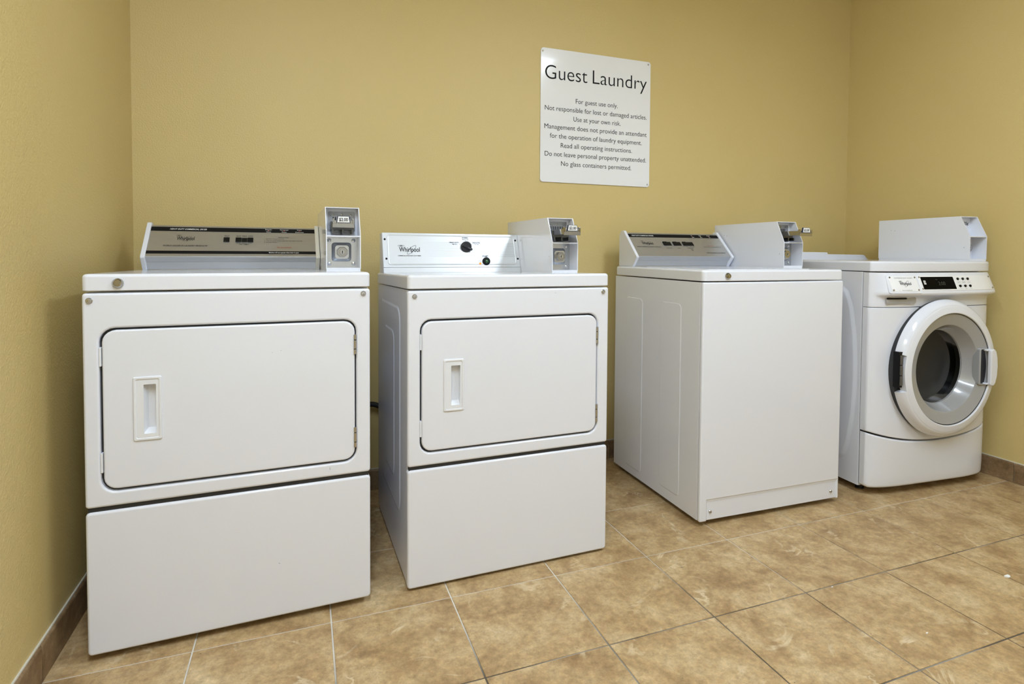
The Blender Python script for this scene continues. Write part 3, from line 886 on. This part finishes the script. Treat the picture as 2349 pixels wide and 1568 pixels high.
# knob
kp = f2(KX, KZ, 0); g = G()
g.lathe(kp, 'y', [(.0225, 0), (.0225, -.006), (.0205, -.010), (.0195, -.012), (.0002, -.012)], 30)
ca, sa = cos(radians(-28)), sin(radians(-28))
bar = [(-.020, -.0055), (.0235, -.0045), (.0245, 0), (.0235, .0045), (-.020, .0055)]
g.prism([(x * ca - y * sa, x * sa + y * ca) for x, y in bar], lambda p, a: (kp[0] + p[0], kp[1] + a, kp[2] + p[1]), -.006, -.021)
obj('knob', g, 'darkplastic', con2, bevel=.0015)
g = G(); g.prism([(x * ca - y * sa, x * sa + y * ca) for x, y in ((.004, -.0007), (.019, -.0007), (.019, .0007), (.004, .0007))],
                 lambda p, a: (kp[0] + p[0], kp[1] + a, kp[2] + p[1]), -.0205, -.0214)
obj('knob_pointer', g, 'inkgrey', con2, smooth=False)
sp = f2(.4185, .9895, 0); g = G(); g.lathe(sp, 'y', [(.0165, 0), (.0165, -.004), (.0145, -.008), (.0085, -.0095), (.0002, -.0095)], 26)
obj('start_button', g, 'black', con2)
g = G(); g.lathe((sp[0], sp[1] - .0095, sp[2]), 'y', [(.0078, 0), (.0072, -.002), (.004, -.0042), (.0002, -.005)], 20)
obj('start_lens', g, 'greenlens', con2)
ap = f2(.3925, .9800, 0); g = G(); g.lathe(ap, 'y', [(.0052, 0), (.0048, -.0012), (.0028, -.0028), (.0002, -.0034)], 16)
obj('in_use_lamp', g, 'amber', con2)
coin_box(d2, .567, .20, Z2 - .006, 'slide', ext=-.056)

# ------------------------------------------------------------------ top loading washer
w3 = empty('top_load_washer', (2.010, -0.7592, 0), -0.0206)
tag(w3, 'white top-loading coin washer with sloped steel console and flat blank front', 'washing machine')
Z3 = 0.966
W = .686
cabinet(w3, .001, W - .001, .0185, .652, .022, Z3 - .046, 0,
        ((rr(.408, .552, .055, .829, .022, 5), .001, .0022, .004), (rr(.131, .273, .063, .831, .022, 5), .001, .0022, .004)))
feet(w3, .06, W - .06, .08, .58, .024)
g = G()
fp = [(0, .020), (.034, .020), (.034, .099), (.674, .099), (.674, .020), (W, .020), (W, Z3 - .0455), (0, Z3 - .0455)]
g.prism(fp, lambda p, a: (p[0], a, p[1]), 0, .0175)
obj('front_panel', g, 'enamel', w3, bevel=.0065)
g = G(); L = []
for y, z in ((.0170, .0225), (.0065, .0225), (.0060, .024), (.0060, .086), (.0030, .0955), (.0030, .1025), (.0170, .1025)):
    L.append([(.030, y, z), (.678, y, z)])
g.v = []; g.f = []
pr = [(.0170, .0225), (.0072, .0225), (.0060, .024), (.0060, .088), (.0020, .096), (.0020, .1025), (.0170, .1025)]
g.prism(pr, lambda p, a: (a, p[0], p[1]), .033, .675)
k3 = obj('kick_plate', g, 'enamel', w3)
bolt(w3, .051, .006, .054, .0062); bolt(w3, .648, .006, .053, .0062)
l = lid(w3, 0, W, -.001, .652, Z3 - .0415, Z3, r=.018, fil=.009)
cam_lock(l, .108, -.001, Z3 - .0225)
g = G(); g.loft([[(x, y, Z3 + h) for x, y in rr(.055 + i, .555 - i, .040 + i, .480 - i, .015)] for h, i in ((-.002, 0), (.0010, 0), (.0018, .0012))])
obj('loading_door', g, 'enamel', l)
sloped_console(w3, .020, .560, Z3, 'washer', 1.0)
coin_box(w3, .571, .20, Z3, 'slide', ext=-.066)

# ------------------------------------------------------------------ front loading washer
w4 = empty('front_load_washer', (2.8601, -0.7629, 0), -0.0676)
tag(w4, 'white front-loading coin washer with round smoked glass door beside the tiled skirting', 'washing machine')
Z4, D4 = 1.0, .66
def bow(x):
    d = min(x, W - x); rc = .028
    y = -.036 * (1 - abs((x - W / 2) / (W / 2)) ** 6)
    if d < rc: y += .008 * (1 - sqrt(max(0, 1 - ((rc - d) / rc) ** 2)))
    return y
XS = [0, .0015, .005, .010, .017, .026, .04, .06] + [.06 + (W - .12) * k / 18 for k in range(1, 18)] + [W - .06, W - .04, W - .026, W - .017, W - .010, W - .005, W - .0015, W]
arc = [(.20, .905), (.14, .895), (.105, .87), (.078, .80), (.058, .68), (.050, .55), (.050, .45), (.060, .32), (.080, .20), (.100, .145), (.125, .12), (.20, .11), (.60, .11), (.60, .905)]
arc2 = [(.24, .86), (.19, .85), (.16, .80), (.135, .68), (.125, .52), (.135, .34), (.165, .20), (.19, .165), (.24, .155), (.57, .155), (.57, .86)]
cabinet(w4, 0, W, .036, D4, .034, Z4 - .046, 0, ((arc, 0, .0045, .022), (arc2, -.0045, .004, .02)))
feet(w4, .06, W - .06, .08, .58, .036)
g = G(); g.box(.006, W - .006, .022, .06, .045, Z4 - .05); obj('front_frame', g, 'gasket', w4)
def lid4(i, z):
    c = [(min(max(x, i), W - i), bow(x) - .003 + i) for x in XS]
    return [(x, y, z) for x, y in c + [(W - i, D4 - i), (i, D4 - i)]]
g = G(); L = [lid4(.006, Z4 - .043), lid4(.002, Z4 - .043), lid4(0, Z4 - .041)]
for k in range(6):
    a = k / 5 * pi / 2; L.append(lid4(.010 * (1 - cos(a)), Z4 - .010 * (1 - sin(a))))
g.loft(L); obj('lid', g, 'enamel', w4, angle=50)
# upper control panel: leans out, then tucks under
ZT4 = Z4 - .048
def s4(x):
    a = min(1, max(0, (x - .012) / .05)); return a * a * (3 - 2 * a)
cprof = [(ZT4, .006), (ZT4, .001), (ZT4 - .002, 0), (ZT4 - .006, -.0020), (.874, -.0315), (.868, -.0335), (.863, -.0335), (.858, -.0295), (.8545, -.0210), (.851, -.0120), (.846, -.0050), (.838, -.0012), (.826, 0), (.8085, 0), (.8065, .002), (.8065, .008)]
def cp(x, z, off): return (x, bow(x) + (off * s4(x) if off < 0 else off), z)
g = G(); g.loft([[cp(x, z, o_) for z, o_ in cprof] + [(x, .032, .8065), (x, .032, ZT4)] for x in XS])
cpo = obj('control_panel', g, 'enamel', w4, angle=50)
def off(z): return -.0020 + (-.0315 + .0020) * (ZT4 - .006 - z) / (ZT4 - .006 - .874)
def f4(u, v, w): return (u, bow(u) + off(v) * s4(u) - w * .93, v + w * .36)
# dispenser drawer front
def strip(u0, u1, v0, v1, r, w0, w1, n=4, fil=.0008, nu=6):
    """rounded plate lying on the leaning face"""
    g = G(); base = rr(u0, u1, v0, v1, r, n)
    # refine the long edges so that the plate follows the bow
    pts = []
    for i in range(len(base)):
        a, b = base[i], base[(i + 1) % len(base)]; pts.append(a)
        if abs(b[0] - a[0]) > .03:
            m = int(abs(b[0] - a[0]) / .02)
            pts += [(a[0] + (b[0] - a[0]) * k / m, a[1] + (b[1] - a[1]) * k / m) for k in range(1, m)]
    cu, cv = (u0 + u1) / 2, (v0 + v1) / 2
    def ins(d): return [(cu + (p[0] - cu) * (1 - d / ((u1 - u0) / 2)), cv + (p[1] - cv) * (1 - d / ((v1 - v0) / 2))) for p in pts]
    L = [[f4(u, v, w0) for u, v in pts], [f4(u, v, w1 - fil) for u, v in pts], [f4(u, v, w1) for u, v in ins(fil)]]
    g.loft(L, True, False)
    top = ins(fil); n_ = len(top)
    # top surface in vertical strips
    lo = sorted([p for p in top if p[1] < cv]); hi = sorted([p for p in top if p[1] >= cv])
    m = max(2, int((u1 - u0) / .02))
    us = [u0 + fil + (u1 - u0 - 2 * fil) * k / m for k in range(m + 1)]
    def yat(ps, u):
        for a, b in zip(ps, ps[1:]):
            if a[0] <= u <= b[0] and b[0] > a[0]: return a[1] + (b[1] - a[1]) * (u - a[0]) / (b[0] - a[0])
        return ps[0][1] if u < ps[0][0] else ps[-1][1]
    us = sorted(set([round(p[0], 6) for p in top] + us))
    vs_ = []; fs = []
    for u in us: vs_ += [f4(u, yat(lo, u), w1), f4(u, yat(hi, u), w1)]
    for k in range(len(us) - 1): fs.append((2 * k, 2 * k + 2, 2 * k + 3, 2 * k + 1))
    g.add(vs_, fs)
    return g
dr = obj('dispenser_drawer', strip(.047, .199, .866, .9415, .006, -.001, .0022), 'enamel', w4, angle=60)
obj('drawer_plate', strip(.055, .191, .873, .937, .003, .002, .0034), 'signplate', dr, angle=60)
ink = Lines(); f4d = lambda u, v, w: f4(u, v, w + .0036)
put_text(ink, f4d, 'COMMERCIAL DUTY WASHER', .079, .169, .9265, .0042)
put_text(ink, f4d, 'PULL FOR DISPENSER', .099, .150, .8765, .0036)
for u in (.087, .162):
    put_poly(ink, f4d, [(u - .003, .8797), (u, .8767), (u + .003, .8797), (u, .8777)], .0003)
ink.build('lettering', 'inkgrey', dr)
lg = G(); put_logo(lg, f4d, .094, .155, .9000, .0118); obj('logo_lettering', lg, 'ink', dr, smooth=False)
for u, v in ((.0615, .931), (.1845, .931), (.0615, .879), (.1845, .879)):
    g = G(); g.lathe(f4d(u, v, 0), 'y', [(.0040, .001), (.0036, -.0012), (.002, -.0024), (.0002, -.0026)], 12); obj('screw', g, 'chrome', dr)
pl = obj('control_plate', strip(.205, .646, .8765, .9395, .004, -.001, .0016), 'signplate', cpo, angle=60)
obj('display_window', strip(.218, .404, .8815, .9335, .002, .001, .0024), 'display', cpo, angle=60)
f4p = lambda u, v, w: f4(u, v, w + .0018)
f4w = lambda u, v, w: f4(u, v, w + .0026)
for u, v in ((.2115, .932), (.2115, .884), (.638, .932), (.638, .884)):
    g = G(); g.lathe(f4p(u, v, 0), 'y', [(.0040, .001), (.0036, -.0012), (.002, -.0024), (.0002, -.0026)], 12); obj('screw', g, 'chrome', cpo)
for v in (.9235, .8935):
    for u in (.429, .4585, .488):
        c = f4p(u, v, 0); g = G(); g.lathe(c, 'y', [(.0068, .0015), (.0066, -.0014), (.0050, -.0022), (.0002, -.0022)], 18, kv=.95); obj('button', g, 'black', cpo)
gr = Lines()
for v in (.9235, .8935): put_quad(gr, f4p, .420, .497, v - .0005, v + .0005, .0002, 4)
for u, a, b in ((.429, 'WHITES', 'HEAVY'), (.4585, 'PERM', 'PRESS'), (.488, 'COLORS', 'DELICATES')):
    put_text(gr, f4p, a, u - .009, u + .009, .9105, .0026); put_text(gr, f4p, b, u - .009, u + .009, .9062, .0026)
for u, a in ((.429, 'HOT'), (.4585, 'WARM'), (.488, 'COLD')):
    put_text(gr, f4p, a, u - .006, u + .006, .8812, .0026)
gr.build('lettering', 'inkgrey', cpo)
sg = Lines(); put_text(sg, f4w, '2:00', .308, .346, .8985, .0140, bold=-.004); put_text(sg, f4w, 'PRICE', .298, .310, .920, .003)
sg.build('display_digits', 'segment', cpo)
wm = G(); put_quad(wm, f4w, .227, .239, .9020, .9180, .0002); obj('badge', wm, 'inkwhite', cpo, smooth=False)
bm_ = G(); put_ring(bm_, f4w, .233, .9115, .0042, .0042, 0, .25, .0005, 18, radians(-30), radians(200)); put_quad(bm_, f4w, .2282, .2378, .9070, .9078, .0005)
put_poly(bm_, f4w, [(0.2345, 0.9135), (0.2352, 0.9112), (0.2372, 0.9112), (0.2356, 0.9099), (0.2362, 0.9080), (0.2345, 0.9092), (0.2328, 0.9080), (0.2334, 0.9099), (0.2318, 0.9112), (0.2338, 0.9112)], .0006)
obj('badge_print', bm_, 'ink', cpo, smooth=False)
# drain slot under the drawer
g = G(); L = []
for d, i in ((-.0008, 0), (.0, .0008)):
    L.append([(x, bow(x) - .0085 + d, z) for x, z in rr(.052 + i, .200 - i, .8215 + i, .8490 - i, .008, 4)])
g.loft(L); slot = obj('dispenser_slot', g, 'greyplastic', cpo)
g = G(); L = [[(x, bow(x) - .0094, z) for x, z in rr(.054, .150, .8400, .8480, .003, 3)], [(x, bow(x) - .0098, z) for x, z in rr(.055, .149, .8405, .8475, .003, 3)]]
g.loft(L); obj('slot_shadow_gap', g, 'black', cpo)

# front panel with the door opening
DX, DZ, KZ4 = .352, .5425, 1.057
def zs(x): return .224 + .050 * ((x - .350) / .345) ** 2
def boundary(a):
    dx, dz = cos(a), sin(a) * KZ4
    t = 1e9
    if dx > 1e-9: t = min(t, (W - DX) / dx)
    if dx < -1e-9: t = min(t, (0 - DX) / dx)
    if dz > 1e-9: t = min(t, (.8045 - DZ) / dz)
    x, z = DX + dx * t, DZ + dz * t
    if dz < 0:
        lo, hi = 0, t
        if z < zs(x) + .004:
            for _ in range(40):
                m = (lo + hi) / 2
                if DZ + dz * m < zs(DX + dx * m) + .004: hi = m
                else: lo = m
            t = lo; x, z = DX + dx * t, DZ + dz * t
    return x, z
angs = [2 * pi * k / 120 for k in range(120)]
for cx_, cz_ in ((0, .8045), (W, .8045), (0, zs(0) + .004), (W, zs(W) + .004)):
    angs.append(math.atan2((cz_ - DZ) / KZ4, cx_ - DX) % (2 * pi))
angs = sorted(angs)
bnd = [boundary(a) for a in angs]
hol = [(DX + .235 * cos(a), DZ + .235 * KZ4 * sin(a)) for a in angs]
g = G(); L = [[(x, .02, z) for x, z in hol]]
for t in (0, .2, .4, .6, .75, .87, .94, .97):
    L.append([(h[0] + (b[0] - h[0]) * t, 0, h[1] + (b[1] - h[1]) * t) for h, b in zip(hol, bnd)])
L[1:] = [[(x, bow(x), z) for x, y, z in l_] for l_ in L[1:]]
def inset(p, d): return (min(max(p[0], d), W - d), min(p[1], .8045 - d) if p[1] > DZ else max(p[1], zs(p[0]) + .004 + d))
L.append([(p[0], bow(p[0]), p[1]) for p in (inset(b, .003) for b in bnd)])
L.append([(p[0], bow(p[0]) + .001, p[1]) for p in (inset(b, .001) for b in bnd)])
L.append([(b[0], bow(b[0]) + .003, b[1]) for b in bnd])
L.append([(b[0], .032, b[1]) for b in bnd])
g.loft(L, False, False)
obj('front_panel', g, 'enamel', w4, angle=50)
# lower panel with the curved top edge
g = G(); LL = []
for x in XS:
    e = min(x, W - x); ez = .012 * max(0, 1 - e / .02) ** 2
    zt_, zb_ = zs(x) - .003, .036 + ez
    y = bow(x)
    LL.append([(x, .030, zt_), (x, y + .007, zt_), (x, y + .003, zt_ - .001), (x, y + .0008, zt_ - .004), (x, y, zt_ - .009), (x, y + .001, zb_ + .05), (x, y + .003, zb_ + .012), (x, y + .006, zb_ + .004), (x, y + .012, zb_), (x, .030, zb_)])
g.loft(LL); obj('lower_panel', g, 'enamel', w4, angle=50)
# backsplash along the rear of the lid
g = G()
sp_ = [(.03, Z4 - .002), (.69, Z4 - .002), (.672, 1.012), (.660, 1.024), (.648, 1.027), (.404, 1.029), (.402, 1.037), (.398, 1.039), (.10, 1.041), (.03, 1.030)]
g.prism(sp_, lambda p, a: (p[0], a, p[1]), .618, .640); obj('backsplash', g, 'enamel', w4, bevel=.002)
# door
ND = 96
def rev(prof, mat, name, parent, a0=0.0, a1=2 * pi, cap=False, angle=40):
    g = G(); full = abs(a1 - a0 - 2 * pi) < 1e-6; n = ND if full else int(ND * (a1 - a0) / (2 * pi))
    L = []
    for i in range(n if full else n + 1):
        a = a0 + (a1 - a0) * i / n
        L.append([(DX + r * cos(a), y, DZ + r * KZ4 * sin(a)) for r, y in prof])
    if full: L.append(L[0])
    if cap: g.loft(L, True, True)
    else: g.loft(L, False, False, closed=False)
    return obj(name, g, mat, parent, angle=angle)
ring_in = [(.256, -.060), (.256, -.0885), (.252, -.0915), (.232, -.0955), (.2285, -.0955), (.226, -.0935), (.226, -.060)]
door = rev(ring_in, 'enamel', 'door', w4, cap=True, angle=35)
ring_out = [(.279, -.052), (.2795, -.056), (.277, -.066), (.270, -.079), (.263, -.086), (.258, -.0886), (.2555, -.0887), (.2555, -.052)]
A0 = radians(180 - 14.5); A1 = radians(-180 + 17.5)
rev(ring_out, 'enamel', 'door_rim', door, A1, A0, cap=True, angle=35)
rev([(.235, -.01), (.268, -.012), (.2745, -.030), (.2765, -.051), (.25, -.053), (.25, -.06), (.235, -.06)], 'gasket', 'door_gasket', door, cap=True)
rev([(.2262, -.060), (.2262, -.0895), (.2225, -.0885)], 'gasket', 'bezel_seal', door)
rev([(.2225, -.0885), (.205, -.0825), (.181, -.0755), (.1775, -.073), (.1755, -.069), (.162, -.040), (.1525, -.026), (.1505, -.022), (.1505, .0)], 'greyplastic', 'door_bezel', door, angle=20)
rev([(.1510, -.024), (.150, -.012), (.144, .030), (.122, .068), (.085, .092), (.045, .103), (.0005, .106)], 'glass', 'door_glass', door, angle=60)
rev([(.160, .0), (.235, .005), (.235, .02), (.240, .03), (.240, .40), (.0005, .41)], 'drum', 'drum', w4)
for k in range(3):
    a = radians(50 + 120 * k); c, s_ = cos(a), sin(a); g = G()
    L = []
    for y in (.06, .38):
        L.append([(DX + r * c - t_ * s_, y, DZ + (r * s_ + t_ * c) * 1.0) for r, t_ in ((.238, -.045), (.19, -.012), (.19, .012), (.238, .045))])
    g.loft(L); obj('drum_paddle', g, 'drum', w4, bevel=.004)
# hinge in the notch of the rim
g = G(); g.box(DX - .277, DX - .2575, -.078, -.052, .478, .626); hb = obj('hinge_pocket', g, 'black', door)
for z in (.487, .530, .573):
    g = G(); g.lathe((DX - .2665, -.079, z), 'z', [(.0055, 0), (.0065, .002), (.0065, .036), (.0055, .039)], 12); obj('hinge', g, 'darksteel', door)
# handle and its pocket
g = G(); slab(g, .518, .577, .464, .625, .010, -.060, -.0895, .004, hole=(.525, .5765, .470, .619, .005, .001, -.0800, True), n=4, ns=3)
obj('handle_surround', g, 'greyplastic', door)
g = G(); g.box(.526, .5755, -.0845, -.0815, .471, .618); obj('handle_pocket', g, 'darkplastic', door)
g = G(); hpoly = [(.556, .472), (.556, .612), (.561, .620), (.576, .622), (.586, .612), (.594, .585), (.597, .546), (.594, .505), (.586, .476), (.577, .464), (.562, .464)]
g.prism(hpoly, lambda p, a: (p[0], a, p[1]), -.094, -.110)
g.box(.545, .575, -.100, -.066, .612, .620); g.box(.545, .575, -.100, -.066, .466, .474)
g.box(.577, .596, -.096, -.062, .485, .605)
obj('door_handle', g, 'enamel', door, bevel=.0035)
coin_box(w4, .580, .010, Z4, 'drop')

# ------------------------------------------------------------------ behind the dryers
ot = empty('wall_outlet', (0, 0, 0)); tag(ot, 'white electrical outlet plate on the tan wall behind the dryers', 'outlet')
g = G(); slab(g, .783, .853, .470, .586, .006, -.0005, -.006, .003); obj('plate', g, 'outlet', ot)
for z in (.499, .557):
    g = G(); g.lathe((.818, -.006, z), 'y', [(.017, .001), (.017, -.002), (.0165, -.0025), (.0002, -.0025)], 20); rc = obj('receptacle', g, 'outlet', ot)
    for dx in (-.006, .006):
        g = G(); g.box(.818 + dx - .001, .818 + dx + .001, -.0088, -.0082, z - .003, z + .005); obj('slot', g, 'black', rc)
g = G()
pts = []
P = [(.800, -.030, .300), (.815, -.034, .345), (.845, -.036, .372), (.880, -.034, .381), (.910, -.034, .377), (.950, -.040, .355), (1.02, -.055, .31), (1.10, -.08, .25), (1.12, -.13, .22)]
for i in range(len(P) - 1):
    p0, p1, p2, p3 = [Vector(P[max(0, min(len(P) - 1, i + k))]) for k in (-1, 0, 1, 2)]
    for k in range(5):
        t = k / 5
        pts.append(.5 * ((2 * p1) + (p2 - p0) * t + (2 * p0 - 5 * p1 + 4 * p2 - p3) * t * t + (3 * p1 - p0 - 3 * p2 + p3) * t ** 3))
pts.append(Vector(P[-1]))
g.tube(pts, .011, 10)
tag(obj('power_cord', g, 'cord'), 'thick black power cord running along the wall behind the dryers', 'power cord')

# ------------------------------------------------------------------ litter on the floor
def scrap(x, y, r, lab, seed):
    rnd = random.Random(seed); g = G(); n = 7
    top = [(x + r * (1 + .5 * rnd.random()) * cos(2 * pi * k / n), y + r * .5 * (1 + .5 * rnd.random()) * sin(2 * pi * k / n)) for k in range(n)]
    g.loft([[(a, b, .0003) for a, b in top], [(a, b, .0012 + .004 * rnd.random() * (r / .012)) for a, b in top]])
    tag(obj('paper_scrap', g, 'paper', None, smooth=False), lab, 'paper scrap', 'paper scraps on the floor')
scrap(2.734, -1.353, .010, 'largest white paper scrap lying on the tan floor tiles', 1)
scrap(2.209, -1.452, .0028, 'tiny white paper crumb in the middle of a floor tile', 2)
scrap(2.152, -1.206, .0028, 'tiny white paper crumb on a dark floor grout line', 3)

# ------------------------------------------------------------------ small scuffs on the dryer fronts
def scuffs(thing, marks):
    for c in list(thing.children):
        for pn, x, z, w, h, a in marks:
            if c.name.split('.')[0] == pn:
                g = G(); y = -.0003 if pn != 'door' else -.0013
                q = [(-w, -h), (w, -h * .6), (w * .8, h), (-w * .9, h * .7)]
                g.add([(x + p * cos(a) - r * sin(a), y, z + p * sin(a) + r * cos(a)) for p, r in q], [(0, 1, 2, 3)])
                obj('scuff_mark', g, 'inkgrey', c, smooth=False)
scuffs(d1, (('front_panel', .574, .413, .0006, .0045, .1), ('toe_panel', .440, .168, .0022, .0008, -.7), ('door', .448, .756, .0012, .0006, .5), ('door', .426, .752, .0010, .0006, 1.2)))
scuffs(d2, (('front_panel', .485, .896, .0013, .0009, .2),))
